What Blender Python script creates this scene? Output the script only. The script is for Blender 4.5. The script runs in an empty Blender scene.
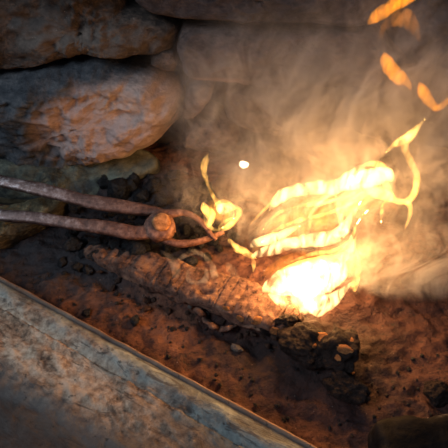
import bpy, bmesh, math, random
from mathutils import Vector, Matrix, noise as NZ

random.seed(7)
C = bpy.context.scene.collection
SC = bpy.context.scene
V = Vector
PI = math.pi

# ------------------------------------------------------------------ camera, world, lights, exposure
CAM_H, PITCH, FOV = 0.42, math.radians(40), math.radians(50)
F = 224 / math.tan(FOV / 2)
cam_data = bpy.data.cameras.new('camera')
cam_data.angle = FOV
cam_data.clip_start = 0.01
cam = bpy.data.objects.new('camera', cam_data)
C.objects.link(cam)
cam.location = (0, 0, CAM_H)
cam.rotation_euler = (PI / 2 - PITCH, 0, 0)
SC.camera = cam

world = bpy.data.worlds.new('world')
SC.world = world
world.use_nodes = True
bg = world.node_tree.nodes['Background']
bg.inputs[0].default_value = (0.50, 0.62, 0.85, 1)
bg.inputs[1].default_value = 0.10


def add_light(name, kind, loc, power, col, size=0.02, target=None, sizey=None, spread=None):
    d = bpy.data.lights.new(name, kind)
    d.energy = power
    d.color = col
    if kind == 'AREA':
        d.size = size
        if sizey:
            d.shape = 'RECTANGLE'
            d.size_y = sizey
    else:
        d.shadow_soft_size = size
    o = bpy.data.objects.new(name, d)
    C.objects.link(o)
    o.location = loc
    if target is not None:
        o.rotation_euler = (V(target) - V(loc)).to_track_quat('-Z', 'Y').to_euler()
    return o


# daylight of the open forge door, high on the left in front of the hearth
add_light('daylight', 'AREA', (-0.95, -0.15, 1.05), 11.0, (0.74, 0.87, 1.0), 0.7, (-0.15, 0.45, 0.05), 0.7)
FIRE = (1.0, 0.46, 0.14)
for lx_, ly_, lz_, lw_ in ((.085, .350, .040, .50), (.135, .365, .075, .55), (.075, .375, .095, .50), (.155, .392, .125, .55),
                           (.100, .395, .130, .45), (.205, .400, .155, .08), (-.004, .400, .095, .16)):
    add_light('fire_light', 'POINT', (lx_, ly_, lz_), lw_ * 1.15, FIRE, 0.018)
SC.view_settings.view_transform = 'Standard'
SC.view_settings.look = 'None'
SC.view_settings.exposure = 0.0
SC.view_settings.gamma = 1.0
SC.view_settings.use_curve_mapping = False
SC.cycles.use_denoising = True
SC.cycles.volume_step_rate = 1.0

# ------------------------------------------------------------------ pixel -> point in the place
R_cam = cam.rotation_euler.to_matrix()
O_cam = V((0, 0, CAM_H))


def ray(px, py):
    return (R_cam @ V(((px - 224) / F, -(py - 224) / F, -1))).normalized()


def on_plane(px, py, p0, n):
    d = ray(px, py)
    t = (p0 - O_cam).dot(n) / d.dot(n)
    return O_cam + d * t


def at_z(px, py, z=0.0):
    return on_plane(px, py, V((0, 0, z)), V((0, 0, 1)))


def at_y(px, py, y):
    return on_plane(px, py, V((0, y, 0)), V((0, 1, 0)))


def px_size(p):
    """metres per pixel at a point"""
    return ((p - O_cam) @ R_cam).z * -1 / F if False else abs((R_cam.transposed() @ (p - O_cam)).z) / F


def fbm(p, s, o=4, seed=0.0):
    return NZ.fractal(p * s + V((seed, seed * 1.7, -seed)), 1.0, 2.0, o, noise_basis='PERLIN_ORIGINAL')


def sm(a, b, x):
    t = max(0.0, min(1.0, (x - a) / (b - a)))
    return t * t * (3 - 2 * t)


# ------------------------------------------------------------------ object helpers
def obj(name, verts, faces, mat, parent=None, smooth=True):
    me = bpy.data.meshes.new(name)
    me.from_pydata([tuple(v) for v in verts], [], faces)
    me.update()
    bm = bmesh.new()
    bm.from_mesh(me)
    bmesh.ops.recalc_face_normals(bm, faces=bm.faces)
    bm.to_mesh(me)
    bm.free()
    for p in me.polygons:
        p.use_smooth = smooth
    if mat:
        me.materials.append(mat)
    o = bpy.data.objects.new(name, me)
    C.objects.link(o)
    if parent:
        o.parent = parent
        o.matrix_parent_inverse = Matrix.Translation(parent.location).inverted()
    return o


def recentre(o, c):
    """put the origin of a mesh at c without moving it"""
    o.data.transform(Matrix.Translation(-V(c)))
    o.location = c
    return o


def empty(name, loc=(0, 0, 0)):
    o = bpy.data.objects.new(name, None)
    o.empty_display_size = 0.02
    C.objects.link(o)
    o.location = loc
    return o


def tag(o, label=None, cat=None, group=None, kind=None):
    if label: o['label'] = label
    if cat: o['category'] = cat
    if group: o['group'] = group
    if kind: o['kind'] = kind
    return o


# ------------------------------------------------------------------ materials
class NT:
    def __init__(self, name):
        self.m = bpy.data.materials.new(name)
        self.m.use_nodes = True
        self.t = self.m.node_tree
        self.t.nodes.clear()
        self.out = self.n('ShaderNodeOutputMaterial')

    def n(self, t, **kw):
        nd = self.t.nodes.new(t)
        for k, v in kw.items():
            setattr(nd, k, v)
        return nd

    def l(self, a, b):
        self.t.links.new(a, b)

    def coord(self, scale=(1, 1, 1), rot=(0, 0, 0), loc=(0, 0, 0)):
        tc = self.n('ShaderNodeTexCoord')
        mp = self.n('ShaderNodeMapping')
        mp.inputs['Scale'].default_value = scale
        mp.inputs['Rotation'].default_value = rot
        mp.inputs['Location'].default_value = loc
        self.l(tc.outputs['Object'], mp.inputs[0])
        return mp.outputs[0]

    def noise(self, vec, scale, detail=6, rough=.6, dist=0.0):
        nd = self.n('ShaderNodeTexNoise')
        nd.inputs['Scale'].default_value = scale
        nd.inputs['Detail'].default_value = detail
        nd.inputs['Roughness'].default_value = rough
        nd.inputs['Distortion'].default_value = dist
        self.l(vec, nd.inputs['Vector'])
        return nd.outputs[0]

    def ramp(self, fac, stops, interp='LINEAR'):
        r = self.n('ShaderNodeValToRGB')
        r.color_ramp.interpolation = interp
        e = r.color_ramp.elements
        while len(e) < len(stops):
            e.new(0.5)
        for i, (p, c) in enumerate(stops):
            e[i].position = p
            e[i].color = (c, c, c, 1) if isinstance(c, (int, float)) else (*c, 1)
        self.l(fac, r.inputs[0])
        return r.outputs[0]

    def mix(self, fac, a, b):
        nd = self.n('ShaderNodeMix', data_type='RGBA')
        for s, v in ((nd.inputs[0], fac), (nd.inputs[6], a), (nd.inputs[7], b)):
            if isinstance(v, (int, float)):
                s.default_value = v
            elif isinstance(v, tuple):
                s.default_value = (*v, 1)
            else:
                self.l(v, s)
        return nd.outputs[2]

    def math(self, op, a, b=None, c=None, clamp=False):
        nd = self.n('ShaderNodeMath', operation=op, use_clamp=clamp)
        for i, v in enumerate((a, b, c)):
            if v is None: continue
            if isinstance(v, (int, float)):
                nd.inputs[i].default_value = v
            else:
                self.l(v, nd.inputs[i])
        return nd.outputs[0]

    def bump(self, h, dist=.002, strength=1.0, prev=None):
        b = self.n('ShaderNodeBump')
        b.inputs['Distance'].default_value = dist
        b.inputs['Strength'].default_value = strength
        self.l(h, b.inputs['Height'])
        if prev is not None:
            self.l(prev, b.inputs['Normal'])
        return b.outputs[0]

    def ball(self, vec, c, r, soft=.4, warp=None, warpamt=0.0):
        """1 inside an ellipsoid (centre c, radii r), fading over soft; in object coordinates"""
        mp = self.n('ShaderNodeMapping', vector_type='TEXTURE')
        mp.inputs['Location'].default_value = c
        mp.inputs['Scale'].default_value = r
        self.l(vec, mp.inputs[0])
        ln = self.n('ShaderNodeVectorMath', operation='LENGTH')
        self.l(mp.outputs[0], ln.inputs[0])
        d = ln.outputs['Value']
        if warp is not None:
            d = self.math('ADD', d, self.math('MULTIPLY', self.math('SUBTRACT', warp, .5), warpamt))
        mr = self.n('ShaderNodeMapRange', interpolation_type='SMOOTHSTEP')
        mr.inputs[1].default_value = 1 + soft
        mr.inputs[2].default_value = 1 - soft
        self.l(d, mr.inputs[0])
        return mr.outputs[0]

    def surf(self, col, rough=.85, normal=None, metal=0.0, spec=.3):
        b = self.n('ShaderNodeBsdfPrincipled')
        for s, v in ((b.inputs['Base Color'], col), (b.inputs['Roughness'], rough), (b.inputs['Metallic'], metal)):
            if isinstance(v, (int, float)):
                s.default_value = v
            elif isinstance(v, tuple):
                s.default_value = (*v, 1)
            else:
                self.l(v, s)
        b.inputs['Specular IOR Level'].default_value = spec
        if normal is not None:
            self.l(normal, b.inputs['Normal'])
        self.l(b.outputs[0], self.out.inputs['Surface'])
        return b


def rock_mat(name, dark, mid, light, scale=22, patches=(), rough=.85, bumpd=.004, stretch=(1, 1, 1.6), spec=.3, lt=.62):
    t = NT(name)
    v = t.coord(stretch)
    v0 = t.coord()
    n1 = t.noise(v, scale, 8, .65, .4)
    n2 = t.noise(v, scale * 5, 8, .7)
    n3 = t.noise(v, scale * .35, 4, .5)
    col = t.ramp(t.mix(.5, n1, n2), [(.37, dark), (.50, mid), (lt, light)])
    vein = t.ramp(t.noise(v, scale * 2.2, 6, .7, 1.5), [(.36, 1.0), (.44, 0.0)])
    col = t.mix(t.math('MULTIPLY', vein, .6), col, tuple(x * .5 for x in dark))
    for c, r, pc, amt in patches:
        m = t.math('MULTIPLY', t.ball(v0, c, r, .30, n1, 1.1), amt, clamp=True)
        pcol = t.ramp(t.mix(.6, n1, n2), [(.36, tuple(x * .66 for x in pc)), (.50, pc), (.62, tuple(min(1, x * 1.22) for x in pc))])
        col = t.mix(m, col, pcol)
    speck = t.ramp(t.noise(v0, 420, 2, .5), [(.72, 0.0), (.78, 1.0)])
    col = t.mix(t.math('MULTIPLY', speck, .35), col, (.55, .5, .45))
    nb = t.bump(n1, bumpd * 2, .8)
    nb = t.bump(n2, bumpd * .8, 1.0, nb)
    t.surf(col, rough, nb, 0, spec)
    return t.m


def flame_mat(name, col, strength, ns=55, lo=.25, stretch=(1, 1, .35), rot=(0, .7, 0)):
    t = NT(name)
    v = t.coord(stretch, rot)
    n = t.noise(v, ns, 3, .55, 1.2)
    k = t.ramp(n, [(.36, lo), (.62, 1.0)], 'EASE')
    em = t.n('ShaderNodeEmission')
    em.inputs['Color'].default_value = (*col, 1)
    t.l(t.math('MULTIPLY', k, strength), em.inputs['Strength'])
    t.l(em.outputs[0], t.out.inputs['Volume'])
    return t.m


def smoke_ribbon_mat(name, dens, col=(.82, .78, .74)):
    t = NT(name)
    n = t.noise(t.coord((1, 1, 1)), 60, 3, .6, 1.0)
    s = t.n('ShaderNodeVolumeScatter')
    s.inputs['Color'].default_value = (*col, 1)
    t.l(t.math('MULTIPLY', t.ramp(n, [(.40, .05), (.60, 1.0)]), dens), s.inputs['Density'])
    t.l(s.outputs[0], t.out.inputs['Volume'])
    return t.m


# ------------------------------------------------------------------ shape builders
def catmull(pts, n):
    out = []
    m = len(pts)
    for i in range(m - 1):
        p0, p1, p2, p3 = pts[max(i - 1, 0)], pts[i], pts[i + 1], pts[min(i + 2, m - 1)]
        for k in range(n):
            t = k / n
            out.append([0.5 * (2 * b + (c - a) * t + (2 * a - 5 * b + 4 * c - d) * t * t + (3 * b - a - 3 * c + d) * t ** 3)
                        for a, b, c, d in zip(p0, p1, p2, p3)])
    out.append(list(pts[-1]))
    return out


def sweep(path, widths, thick, nrm, seg=16, power=2.0, wob=0.0, wobs=60, seed=0, cap=True):
    """closed tube: path of points, full widths across, full thickness along nrm (vector or list)"""
    vs, fs = [], []
    n = len(path)
    for i, p in enumerate(path):
        a, b = path[max(i - 1, 0)], path[min(i + 1, n - 1)]
        tg = (b - a).normalized()
        nn = nrm[i] if isinstance(nrm, list) else nrm
        side = tg.cross(nn).normalized()
        up = side.cross(tg).normalized()
        w, h = widths[i] / 2, thick[i] / 2
        for k in range(seg):
            an = 2 * PI * k / seg
            c, s = math.cos(an), math.sin(an)
            x = math.copysign(abs(c) ** (2 / power), c) * w
            y = math.copysign(abs(s) ** (2 / power), s) * h
            q = p + side * x + up * y
            if wob:
                q += (side * c + up * s) * fbm(q, wobs, 4, seed) * wob
            vs.append(q)
    for i in range(n - 1):
        for k in range(seg):
            k2 = (k + 1) % seg
            fs.append((i * seg + k, i * seg + k2, (i + 1) * seg + k2, (i + 1) * seg + k))
    vs.append(path[0] - (path[1] - path[0]) * .3)
    vs.append(path[-1] + (path[-1] - path[-2]) * .3)
    a, b = len(vs) - 2, len(vs) - 1
    for k in range(seg):
        fs.append((a, (k + 1) % seg, k))
        fs.append((b, (n - 1) * seg + k, (n - 1) * seg + (k + 1) % seg))
    return vs, fs


def stone(name, poly, p0, nrm, depth, mat, bulge=.02, rough=.008, seed=0, ang=150, rings=34, edge=.22, tilt=(0, 0), rs=14):
    """a quarried stone: outline traced on its face, rounded arrises, rough noise relief, real depth behind"""
    n = V(nrm).normalized()
    p0 = V(p0)
    pw = [on_plane(x, y, p0, n) for x, y in poly]
    c = sum(pw, V()) / len(pw)
    ux = V((1, 0, 0))
    ux = (ux - n * ux.dot(n)).normalized()
    uy = n.cross(ux)
    q = [((p - c).dot(ux), (p - c).dot(uy)) for p in pw]
    # outline radius per angle
    def rad(th):
        dx, dy = math.cos(th), math.sin(th)
        best = 0
        for i in range(len(q)):
            (x1, y1), (x2, y2) = q[i], q[(i + 1) % len(q)]
            ex, ey = x2 - x1, y2 - y1
            den = dx * ey - dy * ex
            if abs(den) < 1e-12: continue
            t = (x1 * ey - y1 * ex) / den
            u = (x1 * dy - y1 * dx) / den
            if t > 0 and -1e-6 <= u <= 1 + 1e-6: best = max(best, t)
        return best
    R = [rad(2 * PI * k / ang) for k in range(ang)]
    R = [(R[k - 2] + R[k - 1] * 2 + R[k] * 3 + R[(k + 1) % ang] * 2 + R[(k + 2) % ang]) / 9 for k in range(ang)]
    rmean = sum(R) / ang
    vs, fs = [c + n * (bulge + fbm(c, rs, 5, seed) * rough * 2)], []
    prof = [(s / rings, None) for s in range(1, rings + 1)]
    back = [(1.0, -.35), (.97, -.7), (.9, -1.0)]
    rows = 0
    for s, dz in prof + back:
        for k in range(ang):
            th = 2 * PI * k / ang
            r = R[k]
            jit = 1 + .05 * fbm(V((math.cos(th) * 1.4, math.sin(th) * 1.4, seed)), 2.2, 4)
            p = c + (ux * math.cos(th) + uy * math.sin(th)) * r * s * jit
            if dz is None:
                e = (1 - s) / edge * (r / rmean) ** .5
                h = bulge * (math.sqrt(max(0, 1 - (1 - min(e, 1)) ** 2)))
                h += bulge * .35 * (1 - s * s)
                rr = fbm(p, rs, 6, seed) * rough * 2.2 + (1 - abs(fbm(p, rs * 2.2, 5, seed + 9)) * 2) * rough * .55
                h += rr * (0.35 + .65 * min(1, e * 1.5))
                x, y = s * r * math.cos(th), s * r * math.sin(th)
                h += tilt[0] * x + tilt[1] * y
            else:
                h = dz * depth
            vs.append(p + n * h)
        rows += 1
    for k in range(ang):
        fs.append((0, 1 + k, 1 + (k + 1) % ang))
    for i in range(rows - 1):
        for k in range(ang):
            a, b = 1 + i * ang + k, 1 + i * ang + (k + 1) % ang
            fs.append((a, b, b + ang, a + ang))
    fs.append(tuple(1 + (rows - 1) * ang + k for k in range(ang)))
    o = obj(name, vs, fs, mat)
    return recentre(o, c)


def lump_mesh(name, seed, mat, sub=4, planes=16, ns=3.0, na=.12, sx=(1, 1, 1)):
    """broken-coal lump of radius about 1: random flat fracture faces and a rough surface"""
    rnd = random.Random(seed)
    bm = bmesh.new()
    bmesh.ops.create_icosphere(bm, subdivisions=sub, radius=1)
    pl = []
    for _ in range(planes):
        d = V((rnd.gauss(0, 1), rnd.gauss(0, 1), rnd.gauss(0, 1))).normalized()
        pl.append((d, rnd.uniform(.62, .95)))
    for v in bm.verts:
        d = v.co.normalized()
        r = 1.15
        for n, c in pl:
            k = d.dot(n)
            if k > .05: r = min(r, c / k)
        r *= 1 + na * NZ.fractal(d * ns + V((seed * 3.1, seed, 0)), 1.0, 2.0, 5, noise_basis='PERLIN_ORIGINAL')
        v.co = V((d.x * sx[0], d.y * sx[1], d.z * sx[2])) * r
    me = bpy.data.meshes.new(name)
    bm.to_mesh(me)
    bm.free()
    for p in me.polygons: p.use_smooth = True
    me.materials.append(mat)
    return me


# ------------------------------------------------------------------ hearth bed
Z0 = V((0, 0, 1))
LOG = [(84, 250, 12), (112, 258, 20), (140, 268, 27), (170, 279, 31), (205, 292, 35), (240, 304, 38), (272, 317, 34), (296, 328, 22)]
log_w = [at_z(x, y, .004) for x, y, w in LOG]


def seg_dist(p, pts):
    best, bt = 9, 0
    for i in range(len(pts) - 1):
        a, b = pts[i], pts[i + 1]
        ab = V((b.x - a.x, b.y - a.y))
        ap = V((p.x - a.x, p.y - a.y))
        t = max(0, min(1, ap.dot(ab) / ab.length_squared))
        d = (ap - ab * t).length
        if d < best: best, bt = d, (i + t) / (len(pts) - 1)
    return best, bt


heap_c = at_z(140, 215)
fire_c = at_z(300, 285)
under_c = at_z(320, 352)


def bed_h(x, y):
    p = V((x, y, 0))
    h = fbm(p, 5, 3, 3) * .012 + fbm(p, 22, 4, 5) * .006 + fbm(p, 75, 4, 8) * .0050 + abs(fbm(p, 160, 3, 2)) * .0016
    d, t = seg_dist(p, log_w)
    h += .008 * sm(.05, .015, d)
    h -= .006 * math.exp(-((d - .032) / .014) ** 2)
    d2 = math.hypot((x - heap_c.x) / .16, (y - heap_c.y) / .08)
    h += .020 * sm(1.2, .1, d2)
    d3 = math.hypot((x - fire_c.x) / .12, (y - fire_c.y) / .07)
    h += .018 * sm(1.2, .1, d3)
    d4 = math.hypot((x - under_c.x) / .065, (y - under_c.y) / .04)
    h += .012 * sm(1.2, .1, d4)
    h += .03 * sm(.52, .64, y)
    return h


# bed material
t = NT('hearth_ash')
v = t.coord()
n1 = t.noise(v, 16, 8, .62, .5)
n2 = t.noise(v, 95, 8, .72)
n3 = t.noise(v, 5, 4, .5, .6)
col = t.ramp(t.mix(.45, n1, n2), [(.38, (.022, .011, .010)), (.47, (.098, .037, .022)), (.56, (.19, .080, .045)), (.66, (.34, .17, .10))])
a = at_z(70, 262)
b_ = at_z(150, 225)
dk = t.ball(v, (a.x, a.y, 0), (.16, .060, 9), .5, n1, 1.3)
dk2 = t.ball(v, (b_.x, b_.y, 0), (.15, .085, 9), .4, n1, 1.2)
c_ = at_z(400, 350)
dk3 = t.ball(v, (c_.x, c_.y, 0), (.20, .12, 9), .4, n1, .8)  # dark red end, its colour lowered further to hold down the firelight
soot = t.mix(n2, (.008, .009, .012), (.035, .036, .042))
col = t.mix(t.math('MULTIPLY', t.math('MAXIMUM', dk, dk2), .9), col, soot)
col = t.mix(t.math('MULTIPLY', dk3, .8), col, t.mix(n2, (.012, .0045, .005), (.058, .019, .017)))
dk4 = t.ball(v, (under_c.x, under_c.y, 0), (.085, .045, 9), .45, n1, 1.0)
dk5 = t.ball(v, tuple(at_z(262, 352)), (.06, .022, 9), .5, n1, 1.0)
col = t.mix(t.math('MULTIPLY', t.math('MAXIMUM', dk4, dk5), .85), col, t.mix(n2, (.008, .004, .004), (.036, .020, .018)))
dots = t.ramp(t.noise(v, 190, 4, .6), [(.34, 1.0), (.40, 0.0)])
col = t.mix(t.math('MULTIPLY', dots, .85), col, (.012, .008, .008))
spk = t.ramp(t.noise(v, 330, 2, .5), [(.735, 0.0), (.77, 1.0)])
col = t.mix(t.math('MULTIPLY', spk, .6), col, (.50, .40, .34))
nb = t.bump(n1, .006, .8)
nb = t.bump(n2, .005, 1.0, nb)
nb = t.bump(t.noise(v, 300, 3, .6), .0018, .9, nb)
t.surf(col, t.ramp(n1, [(.3, .55), (.7, .9)]), nb, 0, .35)
M_bed = t.m

NX, NY = 330, 260
X0, X1, Y0b, Y1b = -.62, .62, .12, .68
vs, fs = [], []
for j in range(NY + 1):
    for i in range(NX + 1):
        x, y = X0 + (X1 - X0) * i / NX, Y0b + (Y1b - Y0b) * j / NY
        vs.append(V((x, y, bed_h(x, y))))
for j in range(NY):
    for i in range(NX):
        a = j * (NX + 1) + i
        fs.append((a, a + 1, a + NX + 2, a + NX + 1))
# skirt and underside
nb0 = len(vs)
ringi = [i for i in range(NX + 1)] + [j * (NX + 1) + NX for j in range(1, NY + 1)] + \
        [NY * (NX + 1) + i for i in range(NX - 1, -1, -1)] + [j * (NX + 1) for j in range(NY - 1, 0, -1)]
for k in ringi: vs.append(V((vs[k].x, vs[k].y, -.06)))
L = len(ringi)
for k in range(L): fs.append((ringi[k], nb0 + k, nb0 + (k + 1) % L, ringi[(k + 1) % L]))
fs.append(tuple(nb0 + k for k in range(L)))
bed = obj('hearth_bed', vs, fs, M_bed)
tag(bed, 'red-brown ash and coal dust bed of the forge hearth', 'hearth bed', kind='structure')

# ------------------------------------------------------------------ wall of stones
WY = .63
t = NT('mortar')
v = t.coord()
n1 = t.noise(v, 40, 8, .65)
t.surf(t.ramp(n1, [(.3, (.012, .009, .008)), (.7, (.075, .052, .040))]), .95, t.bump(n1, .006, 1.0))
M_mortar = t.m
vs, fs = [], []
NXw, NZw = 130, 60
for side in (0, 1):
    for j in range(NZw + 1):
        for i in range(NXw + 1):
            x, z = -.72 + 1.44 * i / NXw, -.06 + .62 * j / NZw
            yy = WY + .030 + fbm(V((x, 0, z)), 14, 4) * .012 if side == 0 else WY + .12
            vs.append(V((x, yy, z)))
W1 = (NXw + 1) * (NZw + 1)
for j in range(NZw):
    for i in range(NXw):
        a = j * (NXw + 1) + i
        fs.append((a, a + 1, a + NXw + 2, a + NXw + 1))
        fs.append((W1 + a, W1 + a + NXw + 1, W1 + a + NXw + 2, W1 + a + 1))
rim_i = [i for i in range(NXw + 1)] + [j * (NXw + 1) + NXw for j in range(1, NZw + 1)] + \
        [NZw * (NXw + 1) + i for i in range(NXw - 1, -1, -1)] + [j * (NXw + 1) for j in range(NZw - 1, 0, -1)]
for k in range(len(rim_i)):
    a, b = rim_i[k], rim_i[(k + 1) % len(rim_i)]
    fs.append((a, a + W1, b + W1, b))
wall = obj('wall_back', vs, fs, M_mortar)
tag(wall, 'dark sooty mortar of the stone wall behind the hearth', 'wall', kind='structure')

NW = (0, -1, 0)


def lc(c, px, py, p0=(0, WY, 0), n=NW):
    """local coordinates of a traced spot on a stone centred on c"""
    return tuple(on_plane(px, py, V(p0), V(n).normalized()) - c)


def build_stone(label, poly, mats, **kw):
    p0 = kw.pop('p0', (0, WY, 0))
    n = kw.pop('n', NW)
    pw = [on_plane(x, y, V(p0), V(n).normalized()) for x, y in poly]
    c = sum(pw, V()) / len(pw)
    patches = [(lc(c, px, py, p0, n), r, col, amt) for px, py, r, col, amt in mats.pop('patches', ())]
    m = rock_mat('rock', patches=patches, **mats)
    o = stone('wall_stone', poly, p0, n, kw.pop('depth', .05), m, **kw)
    return tag(o, label, 'stone')


DK, MD, LT = (.014, .011, .010), (.055, .040, .034), (.13, .095, .078)
build_stone('long dark brown wall stone at the top, its lower edge over the pinkish boulder',
            [(-60, -60), (60, -60), (110, -30), (128, 4), (158, 14), (178, 22), (178, 44), (160, 50), (152, 44), (138, 50), (95, 50), (60, 55), (25, 62), (-20, 60), (-60, 55)],
            dict(dark=(.010, .008, .008), mid=(.045, .033, .027), light=(.13, .09, .07),
                 patches=[(95, 32, (.09, 9, .018), (.15, .115, .095), .7), (35, 12, (.05, 9, .012), (.10, .08, .07), .6)]),
            bulge=.030, rough=.010, seed=2, ang=200, rings=40)
build_stone('purplish brown wall slab along the top, over the broad blocky stone',
            [(112, -60), (240, -62), (400, -60), (400, 10), (372, 18), (300, 17), (240, 19), (205, 15), (165, 13), (132, 1)],
            dict(dark=(.014, .011, .012), mid=(.045, .034, .035), light=(.09, .066, .062)), bulge=.032, rough=.006, seed=4)
build_stone('big pinkish boulder in the wall with a sooty blue-grey end',
            [(-60, 70), (-10, 67), (40, 58), (90, 55), (130, 58), (160, 68), (178, 84), (186, 108), (176, 124), (160, 136), (130, 148), (90, 158), (40, 164), (0, 156), (-60, 150)],
            dict(dark=(.016, .019, .024), mid=(.045, .050, .058), light=(.10, .10, .105),
                 patches=[(112, 112, (.088, 9, .056), (.43, .31, .275), 1.0), (140, 88, (.06, 9, .03), (.46, .34, .29), .9), (30, 152, (.07, 9, .012), (.20, .10, .075), .7),
                          (145, 140, (.035, 9, .010), (.50, .42, .32), .6)]),
            bulge=.046, rough=.011, seed=6, ang=220, rings=48, edge=.30, p0=(0, WY - .005, 0), rs=12)
build_stone('small rounded brown stone wedged over the right end of the pinkish boulder',
            [(152, 48), (164, 42), (176, 44), (180, 56), (177, 66), (164, 64), (152, 58)],
            dict(dark=DK, mid=(.07, .05, .042), light=(.14, .10, .085)), bulge=.020, rough=.004, seed=8, ang=80, rings=16)
build_stone('broad blocky purple-brown wall stone with a square left end',
            [(181, 22), (220, 20), (290, 22), (340, 20), (378, 22), (384, 50), (376, 74), (330, 74), (285, 80), (250, 78), (215, 70), (182, 68), (179, 45)],
            dict(dark=(.022, .015, .014), mid=(.075, .050, .044), light=(.15, .10, .085),
                 patches=[(215, 68, (.04, 9, .006), (.32, .20, .16), .6)]), bulge=.040, rough=.006, seed=10, edge=.14, ang=200, rings=40)
build_stone('small leaning tan slab standing between the boulder and the wall corner gap',
            [(190, 80), (204, 74), (216, 76), (212, 92), (203, 104), (190, 114), (182, 112), (184, 96)],
            dict(dark=(.05, .034, .026), mid=(.16, .105, .078), light=(.29, .20, .15)), bulge=.022, rough=.004, seed=12, ang=90, rings=20, tilt=(.15, .0))
build_stone('flat low tan stone at the wall foot under the leaning slab',
            [(184, 124), (194, 113), (212, 111), (232, 118), (240, 128), (236, 141), (216, 145), (196, 142), (182, 136)],
            dict(dark=(.05, .034, .026), mid=(.15, .10, .075), light=(.27, .19, .14)), bulge=.034, rough=.005, seed=14, ang=90, rings=20)
build_stone('brown stone under the broad blocky stone, half lost in smoke',
            [(222, 82), (260, 84), (300, 84), (332, 80), (338, 100), (330, 126), (290, 132), (250, 126), (226, 112)],
            dict(dark=DK, mid=(.09, .062, .050), light=(.17, .12, .095)), bulge=.026, rough=.008, seed=16)
build_stone('dark wall stone at the top corner behind the loose flames',
            [(388, -60), (520, -60), (520, 62), (460, 66), (410, 62), (392, 40)],
            dict(dark=DK, mid=(.05, .038, .038), light=(.10, .075, .07)), bulge=.030, rough=.008, seed=18)
build_stone('dark wall stone behind the flame tip, hazed by smoke',
            [(344, 82), (400, 72), (520, 70), (520, 130), (440, 138), (372, 134), (346, 120)],
            dict(dark=DK, mid=(.06, .042, .038), light=(.12, .085, .07)), bulge=.034, rough=.008, seed=20)
build_stone('brown foot stone of the wall directly behind the big flames',
            [(250, 138), (300, 136), (350, 136), (380, 146), (376, 178), (320, 184), (262, 178)],
            dict(dark=DK, mid=(.07, .05, .04), light=(.15, .10, .08)), bulge=.028, rough=.009, seed=22)
build_stone('dark red-brown foot stone of the wall beyond the flames',
            [(388, 144), (440, 146), (520, 140), (520, 185), (440, 188), (392, 180)],
            dict(dark=DK, mid=(.06, .034, .030), light=(.12, .07, .06)), bulge=.028, rough=.009, seed=24)
# sloping foot slabs at the left
SL = V((.10, -.55, .83)).normalized()
build_stone('greenish grey slab sloping from under the boulder down to the coals',
            [(-60, 158), (-10, 163), (40, 168), (95, 162), (140, 150), (160, 158), (160, 176), (128, 190), (100, 204), (60, 212), (20, 204), (-60, 192)],
            dict(dark=(.018, .022, .022), mid=(.085, .090, .070), light=(.20, .20, .145), scale=16, lt=.66,
                 patches=[(118, 172, (.05, .05, .012), (.21, .215, .16), .7), (60, 180, (.06, .06, .008), (.035, .045, .055), .8), (10, 195, (.05, .05, .007), (.17, .14, .08), .8)]),
            p0=tuple(at_y(80, 165, WY - .035)), n=tuple(SL), bulge=.016, rough=.007, seed=26, ang=180, depth=.035, edge=.12)
build_stone('flat stone coloured yellowish for a sunlit edge, poking out below the tong handles',
            [(-60, 226), (-20, 214), (20, 204), (50, 196), (66, 199), (58, 210), (30, 228), (0, 244), (-60, 262)],
            dict(dark=(.022, .020, .014), mid=(.11, .092, .052), light=(.38, .32, .19), scale=20,  # yellow-cream of the slab's sunlit edge put into the colour
                 patches=[(10, 222, (.03, .03, .008), (.05, .04, .03), .7)]),
            p0=tuple(at_z(20, 215, .022)), n=(0.05, -.35, .94), bulge=.010, rough=.005, seed=28, ang=120, depth=.03)

# ------------------------------------------------------------------ front ledge of the hearth
ZL = .030
e0, e1 = at_z(0, 275, ZL), at_z(322, 448, ZL)
dx = (e1 - e0).normalized()
dy = V((dx.y, -dx.x, 0))          # away from the bed, towards the viewer
if dy.y > 0: dy = -dy
ang_l = math.atan2(dx.y, dx.x)
# profile: (distance from bed edge outward, height)
prof = [(.004, -.055), (.002, -.02), (.0, -.006), (.0005, -.002), (.002, .0005), (.0035, .0006), (.005, -.0008), (.007, -.0005), (.010, .0015), (.014, .003), (.018, .0032),
        (.022, .0022), (.026, .0005), (.029, -.001), (.032, -.0014)]
s = .034
while s < .40:
    prof.append((s, -.0012 - (s - .034) * .015))
    s += .0032
prof += [(.402, -.004), (.402, -.055)]
NL = 300
LX0, LX1 = -.42, .72
vs, fs = [], []
for i in range(NL + 1):
    x = LX0 + (LX1 - LX0) * i / NL
    for (s, h) in prof:
        q = V((x, -s, h))
        if h > -.02:
            k = sm(.004, .014, s)
            q.z += k * (fbm(q, 26, 4, 1) * .0016 + abs(fbm(q, 60, 5, 2)) * .0050 * sm(.010, .03, s) * sm(.16, .08, s) + fbm(q, 130, 3, 4) * .0006)
            q.y += fbm(V((x, 0, 0)), 30, 3, 6) * .0012 * (1 - sm(.0, .03, s))
        vs.append(q)
m = len(prof)
for i in range(NL):
    for k in range(m - 1):
        a = i * m + k
        fs.append((a, a + 1, a + m + 1, a + m))
    fs.append((i * m + m - 1, i * m, (i + 1) * m, (i + 1) * m + m - 1))
fs.append(tuple(range(m)))
fs.append(tuple(NL * m + k for k in range(m)))

t = NT('worn_iron_plate')
v = t.coord()
vst = t.coord((.55, 1.5, 1))
sx = t.n('ShaderNodeSeparateXYZ')
t.l(v, sx.inputs[0])
dist = t.math('MULTIPLY', sx.outputs[1], -1)
n1 = t.noise(vst, 26, 8, .65, .6)
n2 = t.noise(v, 120, 8, .72)
n3 = t.noise(vst, 9, 5, .55, .5)
base = t.ramp(t.mix(.3, n1, n2), [(.36, (.026, .018, .015)), (.48, (.062, .044, .035)), (.58, (.105, .078, .060)), (.70, (.24, .18, .14))])
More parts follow.
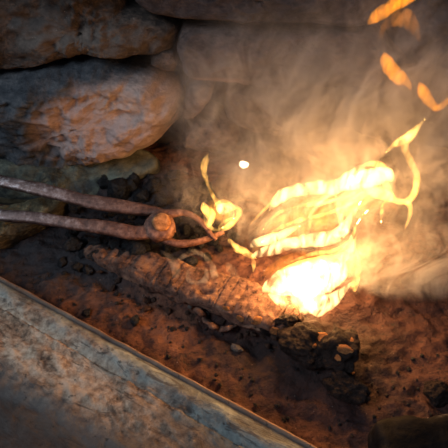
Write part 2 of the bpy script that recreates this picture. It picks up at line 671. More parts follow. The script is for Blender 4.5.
# teal-grey worn paint on the lip
lipm = t.ramp(t.math('ADD', dist, t.math('MULTIPLY', t.math('SUBTRACT', n1, .5), .045)), [(.0, 1.0), (.030, 1.0), (.046, 0.0)])
teal = t.ramp(t.mix(.3, n1, n2), [(.36, (.040, .042, .042)), (.47, (.12, .14, .14)), (.56, (.22, .26, .25)), (.66, (.46, .48, .43))])
col = t.mix(t.math('MULTIPLY', lipm, .9), base, teal)
# tan scale band behind the lip
bandm = t.ball(v, (.09, -.050, 0), (.17, .034, 9), .5, n1, 1.9)
tan = t.ramp(t.mix(.5, n1, n2), [(.40, (.08, .045, .028)), (.48, (.34, .22, .14)), (.58, (.68, .52, .38))])
crack = t.ramp(t.noise(vst, 40, 7, .7, 1.2), [(.40, 1.0), (.46, 0.0)])
col = t.mix(t.math('MULTIPLY', bandm, .95), col, tan)
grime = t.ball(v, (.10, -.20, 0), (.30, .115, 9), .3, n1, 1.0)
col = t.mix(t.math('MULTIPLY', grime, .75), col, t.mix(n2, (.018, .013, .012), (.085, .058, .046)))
col = t.mix(t.math('MULTIPLY', crack, .65), col, (.035, .024, .020))
bl = t.ball(v, (.10, -.085, 0), (.20, .012, 9), .6, n1, 2.0)
col = t.mix(t.math('MULTIPLY', bl, .2), col, (.20, .22, .23))
# orange line of firelight on the very edge, put into the colour
edgem = t.ramp(dist, [(.0, 1.0), (.0035, 1.0), (.0055, 0.0)])
col = t.mix(t.math('MULTIPLY', edgem, .8), col, (.30, .145, .07))
edge2 = t.ramp(t.math('ABSOLUTE', t.math('SUBTRACT', dist, .0062)), [(.0, 1.0), (.0016, 0.0)])
col = t.mix(t.math('MULTIPLY', edge2, .8), col, (.02, .018, .02))
pit = t.ramp(t.noise(v, 150, 4, .6), [(.31, 1.0), (.37, 0.0)])
col = t.mix(t.math('MULTIPLY', pit, .7), col, (.02, .015, .012))
nb = t.bump(n1, .005, .8)
nb = t.bump(n2, .002, .9, nb)
t.surf(col, t.ramp(n1, [(.3, .5), (.7, .8)]), nb, .15, .4)
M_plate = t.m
ledge = empty('iron_ledge', (e0.x, e0.y, ZL))
ledge.rotation_euler = (0, 0, ang_l)
tag(ledge, 'worn iron front ledge of the hearth with flaking grey-green paint and tan scale', 'ledge')
KL = 15                                  # the rolled lip ends here, the plate begins
def strip(k0, k1, name):
    mm = k1 - k0 + 1
    ex = (lambda i: [V((vs[i * m].x, -.0325, -.055))])
    if k0 == 0:
        vv = [q for i in range(NL + 1) for q in [vs[i * m + k] for k in range(k0, k1 + 1)] + ex(i)]
    else:
        vv = [q for i in range(NL + 1) for q in ex(i) + [vs[i * m + k] for k in range(k0, k1 + 1)]]
    mm += 1
    ff = [(i * mm + k, i * mm + k + 1, (i + 1) * mm + k + 1, (i + 1) * mm + k) for i in range(NL) for k in range(mm - 1)]
    ff += [(i * mm + mm - 1, i * mm, (i + 1) * mm, (i + 1) * mm + mm - 1) for i in range(NL)]
    ff += [tuple(range(mm)), tuple(NL * mm + k for k in range(mm))]
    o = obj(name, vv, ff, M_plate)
    o.parent = ledge
    return o
# give the lip and the plate their own undersides
vs_l = []
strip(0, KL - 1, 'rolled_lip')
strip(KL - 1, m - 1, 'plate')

# ------------------------------------------------------------------ tongs
t = NT('rusty_steel')
v = t.coord()
n1 = t.noise(v, 45, 8, .65, .3)
n2 = t.noise(v, 220, 6, .7)
sx = t.n('ShaderNodeSeparateXYZ')
t.l(v, sx.inputs[0])
rust = t.ramp(t.mix(.5, n1, n2), [(.38, (.045, .018, .013)), (.5, (.16, .072, .048)), (.62, (.32, .17, .12))])
steel = t.ramp(t.mix(.4, n1, n2), [(.38, (.05, .028, .024)), (.52, (.15, .115, .11)), (.64, (.46, .45, .47))])
hm = t.math('ADD', sx.outputs[0], t.math('MULTIPLY', t.math('SUBTRACT', n1, .5), .12))
mr = t.n('ShaderNodeMapRange')
mr.inputs[1].default_value = -.12
mr.inputs[2].default_value = -.26
t.l(hm, mr.inputs[0])
col = t.mix(t.math('MULTIPLY', mr.outputs[0], .85), rust, steel)
nb = t.bump(n1, .0015, .8)
nb = t.bump(n2, .0008, .8, nb)
t.surf(col, t.math('SUBTRACT', .62, t.math('MULTIPLY', mr.outputs[0], .2)), nb, t.math('ADD', .35, t.math('MULTIPLY', mr.outputs[0], .4)), .5)
M_steel = t.m
t = NT('rivet_rust')
v = t.coord()
n2 = t.noise(v, 160, 8, .7)
t.surf(t.ramp(n2, [(.35, (.16, .065, .025)), (.55, (.40, .19, .08)), (.7, (.62, .36, .18))]), .7, t.bump(n2, .002, .9), .2)
M_rivet = t.m

TN = V((0, -.52, .854)).normalized()
TP = at_z(163, 225, .052)


def tp(px, py, off=0.0):
    return on_plane(px, py, TP, TN) + TN * off


tongs = empty('blacksmith_tongs', tp(163, 225))
tag(tongs, 'rusty steel blacksmith tongs reaching from the side into the fire', 'tongs')


def rein(name, pts, off, th, parent, mat, power=2.6, seed=0):
    d = catmull([(x, y, w) for x, y, w in pts], 10)
    d = catmull([tuple(x) for x in d], 2)
    path = [tp(x, y, off) for x, y, w in d]
    ws = [w * px_size(p) for (x, y, w), p in zip(d, path)]
    vs, fs = sweep(path, ws, [min(w, th) * (.9 if w > .004 else 1) for w in ws], TN, 20, power, .0006, 55, seed)
    return obj(name, vs, fs, mat, parent)


rein('handle', [(-230, 132, 13), (-120, 154, 13), (-40, 171, 12.5), (0, 180, 12), (38, 188, 13.5), (78, 198, 13), (92, 201, 14.5), (121, 205.5, 14), (146, 209, 11), (158, 211, 9), (166, 218, 12), (172, 232, 8)],
     -.004, .0105, tongs, M_steel, 3.4, 1)
rein('handle', [(-230, 186, 13), (-120, 200, 12.5), (-40, 210.5, 12), (0, 215.5, 12), (38, 218.5, 12.5), (76, 224.5, 12.5), (96, 226.5, 14), (110, 228.5, 14), (129, 232.5, 14.5), (143, 233, 14), (152, 230, 18), (163, 225, 24)],
     .001, .0105, tongs, M_steel, 3.4, 2)
for sy in (0, 1):
    pass
# the pivot boss
vs, fs = [], []


def disc(c, n, r, h, bev, name, mat, parent, seg=48, wob=.0):
    n = n.normalized()
    ux = V((1, 0, 0)); ux = (ux - n * ux.dot(n)).normalized(); uy = n.cross(ux)
    rows = [(0.001, h), (r * .5, h * 1.0), (r - bev * 1.6, h * .97), (r - bev * .4, h - bev * .5), (r, h - bev * 1.6), (r, -h + bev), (r - bev, -h), (0.001, -h)]
    vs, fs = [], []
    for rr, z in rows:
        for k in range(seg):
            a = 2 * PI * k / seg
            q = c + (ux * math.cos(a) + uy * math.sin(a)) * rr * (1 + wob * fbm(V((math.cos(a), math.sin(a), z * 20)), 1.6, 3)) + n * z
            vs.append(q)
    for i in range(len(rows) - 1):
        for k in range(seg):
            fs.append((i * seg + k, i * seg + (k + 1) % seg, (i + 1) * seg + (k + 1) % seg, (i + 1) * seg + k))
    fs.append(tuple(range(seg)))
    fs.append(tuple((len(rows) - 1) * seg + k for k in range(seg)))
    return obj(name, vs, fs, mat, parent)


ps = px_size(tp(163, 225))
disc(tp(160.5, 226.5), TN, 15.5 * ps, .0075, .003, 'pivot_boss', M_steel, tongs, wob=.10)
rv = disc(tp(162.5, 224.5, .0085), (TN + V((.1, -.15, 0))), 9.3 * ps, .0030, .0016, 'rivet', M_rivet, tongs, wob=.05)
rv['label'] = 'orange-rusted round rivet head'
rein('jaw', [(160, 216, 13), (172, 214, 9), (183, 213, 7), (195, 217.5, 6.5), (204, 225, 6), (210, 233, 5), (216, 240, 4)], .001, .009, tongs, M_steel, 2.4, 3)
rein('jaw', [(160, 234, 12), (172, 241.5, 8), (187, 242.5, 7), (203, 239.5, 6.5), (214, 235, 5.5), (224, 231, 4)], -.004, .009, tongs, M_steel, 2.4, 4)

# ------------------------------------------------------------------ charred log
t = NT('crusted_log')
v = t.coord()
vg = t.coord((1, 1, 1))
n1 = t.noise(vg, 34, 8, .65, .1)
n2 = t.noise(v, 140, 8, .72)
col = t.ramp(t.mix(.5, n1, n2), [(.37, (.022, .012, .009)), (.46, (.095, .048, .034)), (.55, (.19, .10, .068)), (.67, (.36, .22, .14))])
dots = t.ramp(t.noise(v, 170, 3, .55), [(.33, 1.0), (.40, 0.0)])
col = t.mix(t.math('MULTIPLY', dots, .8), col, (.015, .008, .006))
nb = t.bump(n1, .004, .3)
nb = t.bump(n2, .004, 1.0, nb)
t.surf(col, .85, nb, 0, .3)
M_log = t.m
d = catmull([tuple(p) + (w,) for p, (x, y, w) in zip([at_z(x, y, .007) for x, y, w in LOG], LOG)], 26)
path = [V(q[:3]) for q in d]
path = [p + V((0, 0, bed_h(p.x, p.y) * .5)) for p in path]
ws = [max(q[3], 3) * px_size(p) * 1.30 for q, p in zip(d, path)]
nlen = len(path)
ws = [w * (math.sin(min(1, min(i, nlen - 1 - i) / 12 + .12) * PI / 2)) for i, w in enumerate(ws)]
vs, fs = sweep(path, ws, [w * .46 for w in ws], Z0, 72, 3.2, .0030, 24, 3)
vs = [q + V((0, 0, 1)) * (fbm(q, 130, 4, 5) * .0026) for q in vs]
hole = at_z(206, 296, .015)
for i, q in enumerate(vs):
    r = math.hypot((q.x - hole.x) / .009, (q.y - hole.y) / .005)
    if r < 1.3 and q.z > .004: q.z -= .012 * sm(1.2, .3, r)
o = obj('charred_log', vs, fs, M_log)
LOGO = o
tag(recentre(o, path[nlen // 2]), 'long rust-brown crusted charred log running from the coals to the flames', 'log')

# ------------------------------------------------------------------ coal, clinker, orange flakes
def coal_mat(name, a, b, c, rough=(.25, .7), spec=.5):
    t = NT(name)
    v = t.coord()
    n1 = t.noise(v, 2.2, 7, .65, .3)
    n2 = t.noise(v, 9, 6, .7)
    col = t.ramp(t.mix(.45, n1, n2), [(.32, a), (.52, b), (.70, c)])
    nb = t.bump(n1, .25, .6)
    nb = t.bump(n2, .10, .7, nb)
    t.surf(col, t.ramp(n2, [(.35, rough[0]), (.65, rough[1])]), nb, 0, spec)
    return t.m


M_coal = coal_mat('coal', (.003, .003, .004), (.008, .009, .012), (.050, .053, .066))
M_clink = coal_mat('clinker', (.03, .018, .014), (.10, .052, .036), (.22, .12, .085), (.6, .9), .3)
M_dark = coal_mat('dark_clinker', (.006, .005, .005), (.036, .024, .021), (.085, .056, .046), (.6, .85), .15)
M_grey = coal_mat('grey_clinker', (.07, .06, .055), (.20, .17, .15), (.42, .36, .31), (.5, .8), .4)
M_orange = coal_mat('orange_firelit_crust', (.18, .06, .02), (.55, .22, .07), (.85, .48, .18), (.6, .9), .3)  # orange of firelit clinker facets put into colour; also for log crust
coal_me = [lump_mesh('coal_lump', 11 + i, M_coal, 4, 14 + i % 3 * 4, sx=(1, .85, .75)) for i in range(6)]
clink_me = [lump_mesh('clinker', 31 + i, M_clink, 4, 18, 3.5, .25, (1.1, .8, .6)) for i in range(4)]
dark_me = [lump_mesh('dark_lump', 41 + i, M_dark, 5, 10, 2.6, .20, (1, .85, .62)) for i in range(4)]
grey_me = [lump_mesh('grey_clinker', 51 + i, M_grey, 4, 14, 4, .3, (1, .8, .6)) for i in range(2)]
orange_me = [lump_mesh('orange_firelit_crust', 61 + i, M_orange, 3, 12, 3, .3, (1, .7, .32)) for i in range(3)]
placed = []


def put(me, name, px, py, size, label, cat, group=None, z=None, rot=None, sc=(1, 1, 1), lift=.45, host=None):
    """size in pixels across; rests on the bed"""
    p = at_z(px, py, .01)
    for _ in range(4):
        hz = bed_h(p.x, p.y) if z is None else z
        r = size * px_size(p) / 2
        p = at_z(px, py, hz + r * lift)
    o = bpy.data.objects.new(name, me)
    C.objects.link(o)
    o.location = p
    o.scale = (r * sc[0], r * sc[1], r * sc[2])
    o.rotation_euler = rot if rot else (random.uniform(-.5, .5), random.uniform(-.5, .5), random.uniform(0, 6.28))
    if host is not None:
        bpy.context.view_layer.update()
        dg_ = bpy.context.evaluated_depsgraph_get()
        d_ = ray(px, py)
        mi = host.matrix_world.inverted()
        ok, loc_, nrm_, _i = host.ray_cast(mi @ O_cam, (mi.to_3x3() @ d_).normalized())
        if ok:
            wn = (host.matrix_world.to_3x3().inverted().transposed() @ nrm_).normalized()
            o.location = host.matrix_world @ loc_ + wn * r * .05
            o.rotation_euler = wn.to_track_quat('Z', 'Y').to_euler()
        o.parent = host
        o.matrix_parent_inverse = mi
        o['label'] = label
        return o
    tag(o, label, cat, group)
    placed.append((p, r))
    return o


# traced coals about the tongs (x, y, px across)
for (x, y, s, lab) in [
    (120, 190, 30, 'large black coal lump topping the heap behind the upper tong handle'),
    (142, 196, 24, 'black coal lump on the heap just behind the tong pivot'),
    (104, 184, 16, 'black coal lump at the back corner of the heap, against the greenish slab'),
    (76, 208, 20, 'black coal lump between the two tong handles'),
    (73, 245, 23, 'bluish black coal lump under the lower tong handle, end of the row'),
    (96, 242, 18, 'black coal lump tucked under the bend of the lower tong handle'),
    (114, 245, 17, 'rounded black coal lump beside the longest lump below the tongs'),
    (139, 251, 30, 'longest black coal lump below the tongs, against the charred log'),
    (84, 254, 15, 'brown-dusted coal lump in front of the row below the tongs')]:
    put(random.choice(coal_me), 'coal_lump', x, y, s, lab, 'coal', sc=(1.0, .9, 1))
gx = 'black coals heaped around the tongs'
lx = 'black coal lump heaped around the tong handles and pivot'
n = 0
tries = 0
while n < 110 and tries < 4000:
    tries += 1
    cx, cy = random.gauss(132, 42), random.gauss(226, 26)
    s = random.uniform(8, 19)
    if not (58 < cx < 245 and 176 < cy < 272): continue
    if cy < 225 - (cx - 60) * .3 and cx < 100: continue
    p = at_z(cx, cy, .01)
    r = s * px_size(p) / 2
    if any((V((p.x, p.y)) - V((q.x, q.y))).length < (r + rr) * .62 for q, rr in placed): continue
    ar = 0 if cy < 205 + (cx - 121) * .1 else 1 if cx < 150 and cy < 222 + (cx - 76) * .14 else 2 if cx < 150 else 3
    put(random.choice(coal_me), 'coal_lump', cx, cy, s, ['black coal lump heaped behind the upper tong handle', 'black coal lump lying between the two tong handles',
        'black coal lump in front of the lower tong handle', 'sooty coal lump around the tong jaws beyond the pivot'][ar], 'coal',
        ['coals behind the upper handle', 'coals between the handles', 'coals in front of the lower handle', 'coals around the jaws'][ar])
    n += 1
# clinker crumbs along the log and the trench
gx = 'brown clinker crumbs beside the log'
lx = 'brown clinker crumb lying along the charred log'
n = tries = 0
while n < 46 and tries < 4000:
    tries += 1
    tt = random.random()
    bx, by = 95 + 215 * tt, 262 + 78 * tt
    cx, cy = bx + random.gauss(0, 8), by + random.choice((14, 16, -17)) + random.gauss(0, 4)
    s = random.uniform(4, 10)
    p = at_z(cx, cy, .01)
    r = s * px_size(p) / 2
    if any((V((p.x, p.y)) - V((q.x, q.y))).length < (r + rr) * .9 for q, rr in placed): continue
    up = cy < by
    put(random.choice(clink_me), 'clinker', cx, cy, s, 'brown clinker crumb along the upper side of the charred log' if up else
        'brown clinker crumb along the lower side of the charred log', 'clinker', 'clinker crumbs above the log' if up else 'clinker crumbs below the log')
    n += 1
# loose coal crumbs on the red ash in front
gx = 'black crumbs strewn on the red ash'
lx = 'tiny black coal crumb on the red ash between log and ledge'
n = tries = 0
while n < 95 and tries < 6000:
    tries += 1
    cx = random.uniform(20, 440)
    cy = random.uniform(270, 445)
    if cy > 275 + cx * .54 - 8: continue
    if cy < 285 + (cx - 100) * .36 and cx < 330: continue
    if cx > 330 and cy < 345: continue
    s = random.uniform(2.0, 5.5)
    p = at_z(cx, cy, .005)
    r = s * px_size(p) / 2
    if any((V((p.x, p.y)) - V((q.x, q.y))).length < (r + rr) for q, rr in placed): continue
    ar = 0 if cy > 275 + cx * .54 - 34 and cx < 330 else 1 if cx < 300 else 2
    put(random.choice(coal_me), 'coal_crumb', cx, cy, s, ['tiny black coal crumb on the red ash close along the ledge', 'tiny black coal crumb on the red ash midway between log and ledge',
        'tiny black coal crumb on the ash in front of the fire'][ar], 'coal crumb', ['crumbs along the ledge', 'crumbs between log and ledge', 'crumbs in front of the fire'][ar])
    n += 1
for (x, y, s, lab) in [(135, 321, 13, 'black coal crumb lying tight against the ledge edge'),
                       (86, 313, 11, 'black coal crumb at the ledge edge, towards the tong handles'),
                       (216, 375, 5, 'small black crumb close to the ledge edge below the pale clinker')]:
    put(random.choice(coal_me), 'coal_crumb', x, y, s, lab, 'coal crumb')
put(grey_me[0], 'clinker', 237, 348, 12, 'pale grey clinker lump alone on the red ash', 'clinker')
put(grey_me[1], 'clinker', 207, 326 - 12, 6, 'tiny pale ash flake in the hollow beside the log', 'clinker')
put(grey_me[1], 'clinker', 190, 307, 5, 'tiny bluish white flake below the log', 'clinker')
# dark masses under the fire
put(dark_me[0], 'clinker', 287, 322, 24, 'rounded dark clinker lump at the log end under the flames', 'clinker', sc=(1, .9, 1))
SLAB = put(dark_me[1], 'clinker', 308, 346, 56, 'big dark clinker slab leaning under the bright flames', 'clinker', sc=(1, .8, .8))
MASS = put(dark_me[2], 'clinker', 340, 352, 54, 'dark clinker mass with firelit orange painted on its facets, beside the smoke', 'clinker', sc=(.9, 1, .9))
KNOB = put(dark_me[3], 'clinker', 348, 385, 44, 'round dark clinker knob in front of the fire', 'clinker', sc=(1, .9, .9))
put(dark_me[0], 'clinker', 330, 384, 15, 'small dark clinker touching the round knob', 'clinker')
put(dark_me[1], 'clinker', 438, 394, 26, 'dark clinker lump at the picture edge above the black block', 'clinker')
put(dark_me[2], 'clinker', 268, 330, 20, 'dark burnt clinker filling the hollow by the log end', 'clinker', sc=(1.4, .8, .7))
for (x, y, s, lab, hs) in [(322, 336, 14, 'orange flake painted as a firelit facet', SLAB), (314, 346, 6, 'orange flake painted as a firelit facet', SLAB),
                       (346, 350, 17, 'large oval orange flake painted as a firelit facet', MASS), (338, 357, 8, 'orange flake painted as a firelit facet', MASS), (352, 340, 6, 'orange flake painted as a firelit facet', MASS),
                       (352, 372, 9, 'orange flake painted as a firelit facet', KNOB),
                       (258, 320, 14, 'orange crust flake', LOGO), (275, 330, 13, 'orange crust flake', LOGO), (240, 318, 9, 'orange crust flake', LOGO), (226, 308, 7, 'orange crust flake', LOGO)]:
    put(random.choice(orange_me), 'orange_flake', x, y, s, lab, None, host=hs, sc=(1, 1, .6))  # clinker facets lit by the fire, given as orange flakes; log ones are crust
# curled bark strip
pts = [(196, 309, 7), (203, 314, 8), (208, 322, 7), (216, 327, 7), (226, 329, 5), (236, 325, 5), (250, 326, 6), (262, 331, 5)]
d = catmull(pts, 8)
path = [at_z(x, y, 0) for x, y, w in d]
path = [at_z(x, y, bed_h(p.x, p.y) + .008 + .003 * math.sin(i * .4)) for i, ((x, y, w), p) in enumerate(zip(d, path))]
ws = [w * px_size(p) for (x, y, w), p in zip(d, path)]
vs, fs = sweep(path, ws, [w * .6 for w in ws], Z0, 16, 2, .002, 90, 9)
o = recentre(obj('bark_strip', vs, fs, M_log), path[20])
tag(o, 'curled strip of burnt bark along the lower side of the log', 'bark')

# black block, bottom right
t = NT('sooty_block')
v = t.coord()
n1 = t.noise(v, 28, 7, .6, .4)
n2 = t.noise(v, 120, 6, .7)
col = t.ramp(t.mix(.3, n1, n2), [(.45, (.002, .002, .0025)), (.57, (.006, .006, .007)), (.66, (.09, .088, .095))])  # grey stop puts reflected daylight into the block's colour
nb = t.bump(n1, .004, .6)
t.surf(col, .7, t.bump(n2, .001, .7, nb), 0, .12)
M_block = t.m
bm = bmesh.new()
bmesh.ops.create_cube(bm, size=1)
b0 = at_z(360, 424, .028)
b1 = at_z(470, 424, .028)
bw = (b1 - b0).length
for vv in bm.verts: vv.co = V((vv.co.x * bw, vv.co.y * .055, vv.co.z * .030))
bmesh.ops.bevel(bm, geom=list(bm.edges), offset=.011, segments=6, profile=.6, affect='EDGES')
bmesh.ops.subdivide_edges(bm, edges=[e for e in bm.edges if e.calc_length() > .012], cuts=10, use_grid_fill=True)
for vv in bm.verts:
    vv.co += vv.co.normalized() * fbm(vv.co, 30, 5, 4) * .005
me = bpy.data.meshes.new('black_block')
bm.to_mesh(me)
bm.free()
for p_ in me.polygons: p_.use_smooth = True
me.materials.append(M_block)
o = bpy.data.objects.new('coal_block', me)
C.objects.link(o)
cc = (b0 + b1) / 2
o.location = (cc.x + .010, cc.y - .021, .019)
o.rotation_euler = (0, 0, .04)
tag(o, 'large black sooty block with grey daylight glints in its colour on the ash', 'block')

# ------------------------------------------------------------------ flames
M_white = flame_mat('flame_core', (1.0, .62, .23), 440, 75, .06)
M_yel = flame_mat('flame_yellow', (1.0, .40, .05), 62, 80, .05)
M_org = flame_mat('flame_orange', (1.0, .30, .025), 42, 60, .05)
M_lick = flame_mat('flame_lick', (1.0, .29, .010), 190, 110, .35)
M_thin = flame_mat('flame_strand', (1.0, .50, .10), 520, 80, .25)
MATS = dict(w=M_white, y=M_yel, o=M_org, l=M_lick, Y=M_thin)


def flame_y(py):
    return .345 + (317 - py) * (.105 / 197)


def ribbon(pts, mat, parent=None, name='flame', yoff=0.0, tk=.55, seed=0, taper=True, n=10):
    d = catmull(pts, n)
    path = [at_y(x, y, flame_y(y) + yoff + .006 * math.sin(y * .07 + seed)) for x, y, w in d]
    m = len(d)
    ws = []
    for i, ((x, y, w), p) in enumerate(zip(d, path)):
        e = min(i, m - 1 - i) / (m * .22)
        k = math.sqrt(max(0, 1 - (1 - min(1, e)) ** 2)) if taper else 1
        ws.append(max(.0004, w * px_size(p) * (k + .02) * (1 + .18 * NZ.noise(V((x * .12, y * .12, seed))))))
    view = [(O_cam - p).normalized() * .6 + V((0, -1, 0)) * .4 for p in path]
    vs, fs = sweep(path, ws, [max(.0004, w * tk) for w in ws], view, 20, 2.0, .0012, 60, seed)
    o = obj(name, vs, fs, MATS[mat], parent)
    if parent is None: recentre(o, path[m // 2])
    return o


fire = empty('fire', at_y(305, 312, .35))
tag(fire, 'big yellow-white fire leaning over the end of the log', 'fire')
big = [
    ('w', [(269, 211, 5), (276, 201, 9), (285, 194, 12), (298, 190, 13), (318, 188, 14), (338, 186, 15), (352, 178, 16), (362, 168, 10), (365, 163, 3)], .0),
    ('w', [(340, 190, 8), (355, 182, 16), (372, 177, 19), (386, 175, 16), (393, 181, 8)], .004),
    ('Y', [(362, 186, 12), (375, 192, 14), (388, 196, 10), (400, 202, 7), (410, 199, 7), (416, 188, 7), (416, 174, 7), (410, 160, 7), (405, 147, 7), (410, 136, 9), (418, 127, 6), (425, 119, 2)], .006),
    ('Y', [(386, 153, 2), (392, 146, 6), (402, 141, 8), (412, 134, 5)], .008),
    ('Y', [(398, 198, 3), (409, 205, 6), (410, 215, 5), (405, 229, 1)], .006),
    ('y', [(270, 226, 3), (282, 222, 12), (305, 220, 17), (330, 214, 18), (352, 204, 16), (374, 192, 10)], .012),
    ('o', [(255, 240, 3), (270, 226, 14), (295, 212, 20), (330, 203, 24), (360, 196, 24), (384, 186, 12)], .022),
    ('Y', [(336, 196, 2), (339, 206, 6), (341, 218, 6), (343, 230, 3)], -.006),
    ('Y', [(384, 180, 8), (390, 196, 8), (383, 206, 5), (381, 224, 1)], .008),
    ('w', [(251, 256, 4), (258, 254, 8), (274, 249, 12), (292, 243, 13), (312, 240, 14), (330, 238, 15), (345, 228, 12), (354, 212, 6), (362, 200, 2)], -.004),
    ('w', [(250, 247, 3), (256, 243, 9), (270, 239, 11), (285, 233, 9), (300, 226, 4)], .002),
    ('y', [(252, 252, 4), (262, 243, 10), (284, 236, 14), (310, 228, 16), (335, 222, 14), (352, 212, 8)], .010),
    ('w', [(262, 292, 6), (272, 286, 20), (288, 282, 30), (306, 280, 36), (324, 276, 34), (338, 270, 24), (346, 262, 8)], -.004),
    ('w', [(268, 294, 5), (282, 300, 16), (298, 306, 22), (314, 308, 20), (328, 302, 16), (340, 294, 10), (352, 282, 5)], -.010),
    ('w', [(290, 268, 8), (306, 284, 30), (312, 302, 26), (306, 318, 4)], -.006),
    ('Y', [(306, 318, 4), (324, 314, 9), (340, 302, 9), (352, 288, 8), (358, 272, 6), (358, 258, 4), (354, 244, 3), (358, 232, 1)], .0),
    ('w', [(346, 228, 5), (351, 240, 6), (349, 252, 7), (340, 262, 9), (332, 272, 10)], -.004),
    ('Y', [(275, 272, 3), (296, 268, 12), (320, 262, 14), (338, 258, 8), (346, 250, 3)], .006),
    ('o', [(258, 288, 5), (275, 276, 24), (305, 266, 34), (335, 262, 30), (352, 264, 12)], .020),
    ('Y', [(232, 243, 4), (240, 249, 7), (248, 254, 7), (256, 258, 5)], -.008),
    ('Y', [(228, 239, 4), (233, 244, 6), (238, 251, 5), (246, 253, 3)], -.010),
    ('Y', [(252, 256, 2), (254, 264, 4), (253, 272, 1)], -.008),
    ('Y', [(262, 232, 1), (268, 222, 3), (280, 212, 4), (300, 206, 4), (322, 203, 4), (345, 197, 5), (362, 188, 3)], -.008),
    ('Y', [(258, 246, 1), (276, 230, 3), (300, 220, 4), (326, 214, 4), (350, 204, 4), (372, 192, 2)], -.004),
    ('Y', [(290, 262, 2), (312, 254, 4), (334, 250, 4), (350, 240, 3), (358, 222, 3), (372, 206, 2)], .004),
    ('Y', [(360, 166, 2), (372, 164, 6), (384, 168, 8), (392, 178, 4)], .0),
    ('Y', [(248, 228, 1), (256, 218, 3), (268, 206, 4), (276, 196, 3), (284, 190, 1)], .0),
    ('o', [(400, 214, 2), (392, 206, 8), (376, 202, 12), (360, 210, 10), (350, 224, 4)], .012),
]
for i, (m_, pts, yo) in enumerate(big):
    ribbon(pts, m_, fire, 'flame_tongue', yo, seed=i * 1.7)

small = empty('fire', at_y(221, 226, flame_y(226) + .03))
tag(small, 'small ring-shaped fire at the tips of the tong jaws', 'fire')
for i, (m_, pts, yo) in enumerate([
    ('Y', [(209, 152, 1), (206, 159, 5), (204, 168, 6), (205, 177, 5), (208, 186, 3.5), (212, 194, 4), (218, 203, 5), (224, 208, 3)], .0),
    ('Y', [(206, 160, 1), (205, 168, 4), (205, 175, 1)], .0),
    ('Y', [(203, 202, 3), (205, 208, 8), (208, 216, 7), (211, 224, 4)], .0),
    ('Y', [(214, 206, 3), (222, 203, 8), (230, 206, 7), (235, 210, 3)], .0),
    ('Y', [(230, 204, 3), (239, 210, 6), (237, 218, 4), (228, 226, 7), (217, 230, 4), (209, 226, 5), (204, 216, 3), (204, 204, 4)], .002),
    ('Y', [(242, 214, 2), (236, 219, 5), (229, 224, 5), (222, 228, 2)], -.002),
    ('y', [(206, 214, 8), (214, 211, 16), (224, 213, 20), (234, 214, 14), (240, 213, 4)], .006),
    ('w', [(216, 207, 6), (224, 209, 13), (231, 213, 8), (234, 219, 3)], -.002),
    ('Y', [(207, 228, 2), (211, 222, 5), (213, 214, 5), (210, 207, 2)], -.004),
    ('Y', [(219, 233, 1), (220, 227, 4), (226, 221, 4), (236, 217, 2)], -.004),
    ('o', [(202, 212, 8), (212, 210, 20), (224, 212, 24), (236, 214, 16), (243, 213, 4)], .01)]):
    ribbon(pts, m_, small, 'flame_tongue', yo + .03, seed=40 + i, n=8)

for i, (lab, pts) in enumerate([
    ('loose orange flame lick crossing the top edge', [(368, 24, 3), (375, 17, 12), (386, 10, 14), (398, 2, 15), (412, -6, 14), (424, -16, 4)]),
    ('fainter orange flame lick bent just under the topmost lick', [(376, 43, 2), (381, 36, 5), (385, 26, 9), (394, 19, 15), (406, 19, 18), (414, 28, 12), (420, 42, 4)]),
    ('loose yellow-orange flame lick with a pointed lower tip', [(384, 52, 4), (386, 60, 13), (392, 70, 15), (401, 78, 13), (408, 84, 7), (411, 91, 1)]),
    ('small orange flame lick hooking upward near the edge', [(419, 82, 3), (424, 92, 11), (430, 102, 9), (437, 108, 7), (444, 104, 7), (452, 94, 3)])]):
    o = ribbon(pts, 'l' if i != 1 else 'o', None, 'flame_lick', .02, .6, 60 + i)
    tag(o, lab, 'flame')

t = NT('spark')
em = t.n('ShaderNodeEmission')
em.inputs[0].default_value = (1, .75, .42, 1)
em.inputs[1].default_value = 3.2
t.l(em.outputs[0], t.out.inputs['Surface'])
me = lump_mesh('spark', 71, t.m, 2, 5, 2, .1)
p = at_y(244, 164, .44)
o = bpy.data.objects.new('spark', me)
C.objects.link(o)
o.location = p
o.scale = (.0046, .003, .0046)
tag(o, 'single white-hot spark in the air above the small fire', 'spark')

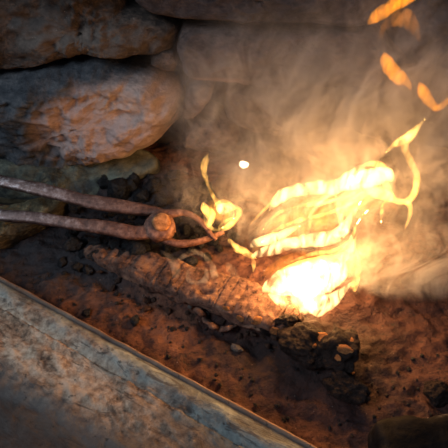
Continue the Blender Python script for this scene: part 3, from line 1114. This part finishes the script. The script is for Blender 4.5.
# ------------------------------------------------------------------ smoke
def smoke_domain(name, verts_box, dens, scale, label, cx, r, thr=(.46, .72), stretch=(1.0, 1.0, .55), rot=(0, .5, 0), soft=.45, base=.06, aniso=0.0, warp=.05, step=1.0, col=(.80, .74, .70)):
    (x0, y0, z0), (x1, y1, z1) = verts_box
    c = V(((x0 + x1) / 2, (y0 + y1) / 2, (z0 + z1) / 2))
    hx, hy, hz = (x1 - x0) / 2, (y1 - y0) / 2, (z1 - z0) / 2
    bm = bmesh.new()
    bmesh.ops.create_icosphere(bm, subdivisions=4, radius=1)
    for q in bm.verts:
        w = 1 + .10 * NZ.noise(q.co * 2.0)
        q.co = V((q.co.x * hx * w, q.co.y * hy * w, q.co.z * hz * w))
    me = bpy.data.meshes.new(name)
    bm.to_mesh(me)
    bm.free()
    t = NT(name)
    v = t.coord()
    # swirl the coordinates with two scales of noise
    def warpv(vec, sc, amt):
        nd = t.n('ShaderNodeTexNoise')
        nd.inputs['Scale'].default_value = sc
        nd.inputs['Detail'].default_value = 1
        t.l(vec, nd.inputs['Vector'])
        sub = t.n('ShaderNodeVectorMath', operation='SUBTRACT')
        t.l(nd.outputs['Color'], sub.inputs[0])
        sub.inputs[1].default_value = (.5, .5, .5)
        ma = t.n('ShaderNodeVectorMath', operation='MULTIPLY_ADD')
        t.l(sub.outputs[0], ma.inputs[0])
        ma.inputs[1].default_value = (amt, amt * .5, amt)
        t.l(vec, ma.inputs[2])
        return ma.outputs[0]
    wv = warpv(v, 9, warp * 2)
    wv = warpv(wv, 26, warp)
    mp = t.n('ShaderNodeMapping')
    mp.inputs['Scale'].default_value = stretch
    mp.inputs['Rotation'].default_value = rot
    t.l(wv, mp.inputs[0])
    n1 = t.noise(mp.outputs[0], scale, 3, .55, 0)
    ridge = t.math('SUBTRACT', 1, t.math('ABSOLUTE', t.math('MULTIPLY', t.math('SUBTRACT', n1, .5), 9)), clamp=True)
    ridge = t.math('POWER', ridge, 1.8)
    n5 = t.noise(mp.outputs[0], scale * 2.3, 2, .5, 0)
    r5 = t.math('SUBTRACT', 1, t.math('ABSOLUTE', t.math('MULTIPLY', t.math('SUBTRACT', n5, .5), 8)), clamp=True)
    ridge = t.math('MULTIPLY_ADD', t.math('MULTIPLY', r5, r5), .55, t.math('MULTIPLY', ridge, .8))
    big_ = t.ramp(t.noise(v, 11, 2, .5), [(.38, 0.15), (.62, 1.0)])
    d = t.math('ADD', t.math('MULTIPLY', ridge, big_), base)
    env = t.ball(v, tuple(V(cx) - c), r, soft)
    edge = t.ball(v, (0, 0, 0), (hx * .75, hy * .75, hz * .75), .18)
    d = t.math('MULTIPLY', t.math('MULTIPLY', d, env), edge)
    d = t.math('MULTIPLY', d, dens)
    s = t.n('ShaderNodeVolumeScatter')
    s.inputs['Color'].default_value = (*col, 1)
    s.inputs['Anisotropy'].default_value = aniso
    t.l(d, s.inputs['Density'])
    t.l(s.outputs[0], t.out.inputs['Volume'])
    me.materials.append(t.m)
    o = bpy.data.objects.new('smoke', me)
    C.objects.link(o)
    o.location = c
    tag(o, label, 'smoke', kind='stuff')
    return o


smoke_domain('smoke_cloud', ((-.16, .45, -.02), (.52, .58, .42)), 50, 22, 'tan smoke rising over the fire in front of the wall',
             (.165, .52, .065), (.26, .20, .17), base=.045)
smoke_domain('smoke_curls', ((-.12, .405, -.02), (.38, .450, .24)), 48, 30, 'thin curling smoke wisps behind and beside the flames',
             (.095, .42, .06), (.21, .12, .12), base=.0)
smoke_domain('smoke_low', ((.07, .345, -.02), (.36, .400, .13)), 48, 36, 'low smoke curling over the dark ash beside the big fire',
             (.20, .375, .035), (.12, .08, .06), base=.0)
M_wisp = smoke_ribbon_mat('smoke_wisp', 90)
M_wisp2 = smoke_ribbon_mat('smoke_wisp_thin', 42)
MATS['s'] = M_wisp
MATS['t'] = M_wisp2
wisp = empty('smoke_wisp', at_z(200, 285, .02))
tag(wisp, 'curled smoke ring drifting between tong jaws and charred log', 'smoke')
for i, (m_, pts) in enumerate([
    ('s', [(196, 268, 3), (190, 272, 7), (190, 280, 7), (198, 284, 7), (206, 279, 6), (206, 270, 5), (198, 267, 4), (188, 270, 2)]),
    ('s', [(176, 262, 3), (184, 256, 6), (195, 252, 5), (204, 256, 4), (212, 266, 6), (216, 280, 8), (226, 288, 8), (240, 292, 3)]),
    ('t', [(160, 250, 3), (172, 260, 9), (176, 274, 8), (170, 284, 3)]),
    ('t', [(226, 262, 3), (232, 272, 10), (236, 284, 9), (230, 292, 3)])]):
    ribbon(pts, m_, wisp, 'smoke_curl', -.0 + .01, .6, 80 + i)
wisp = empty('smoke_wisp', at_z(375, 346, .02))
tag(wisp, 'pale smoke arcs hanging low on the ash beside the big fire', 'smoke')
for i, (m_, pts) in enumerate([
    ('t', [(338, 322, 4), (344, 340, 10), (360, 349, 10), (380, 347, 10), (402, 349, 8), (425, 345, 3)]),
    ('s', [(362, 292, 3), (366, 312, 7), (378, 328, 8), (396, 332, 7), (420, 328, 6), (448, 330, 3)]),
    ('t', [(372, 240, 4), (366, 262, 12), (372, 288, 14), (390, 308, 12), (412, 312, 8), (428, 300, 3)]),
    ('s', [(384, 226, 2), (396, 244, 7), (398, 266, 8), (388, 284, 6), (382, 300, 3)]),
    ('t', [(412, 200, 3), (424, 222, 10), (436, 246, 10), (452, 262, 4)]),
    ('s', [(350, 286, 2), (356, 304, 6), (352, 322, 7), (344, 334, 3)])]):
    ribbon(pts, m_, wisp, 'smoke_curl', .012, .6, 90 + i)
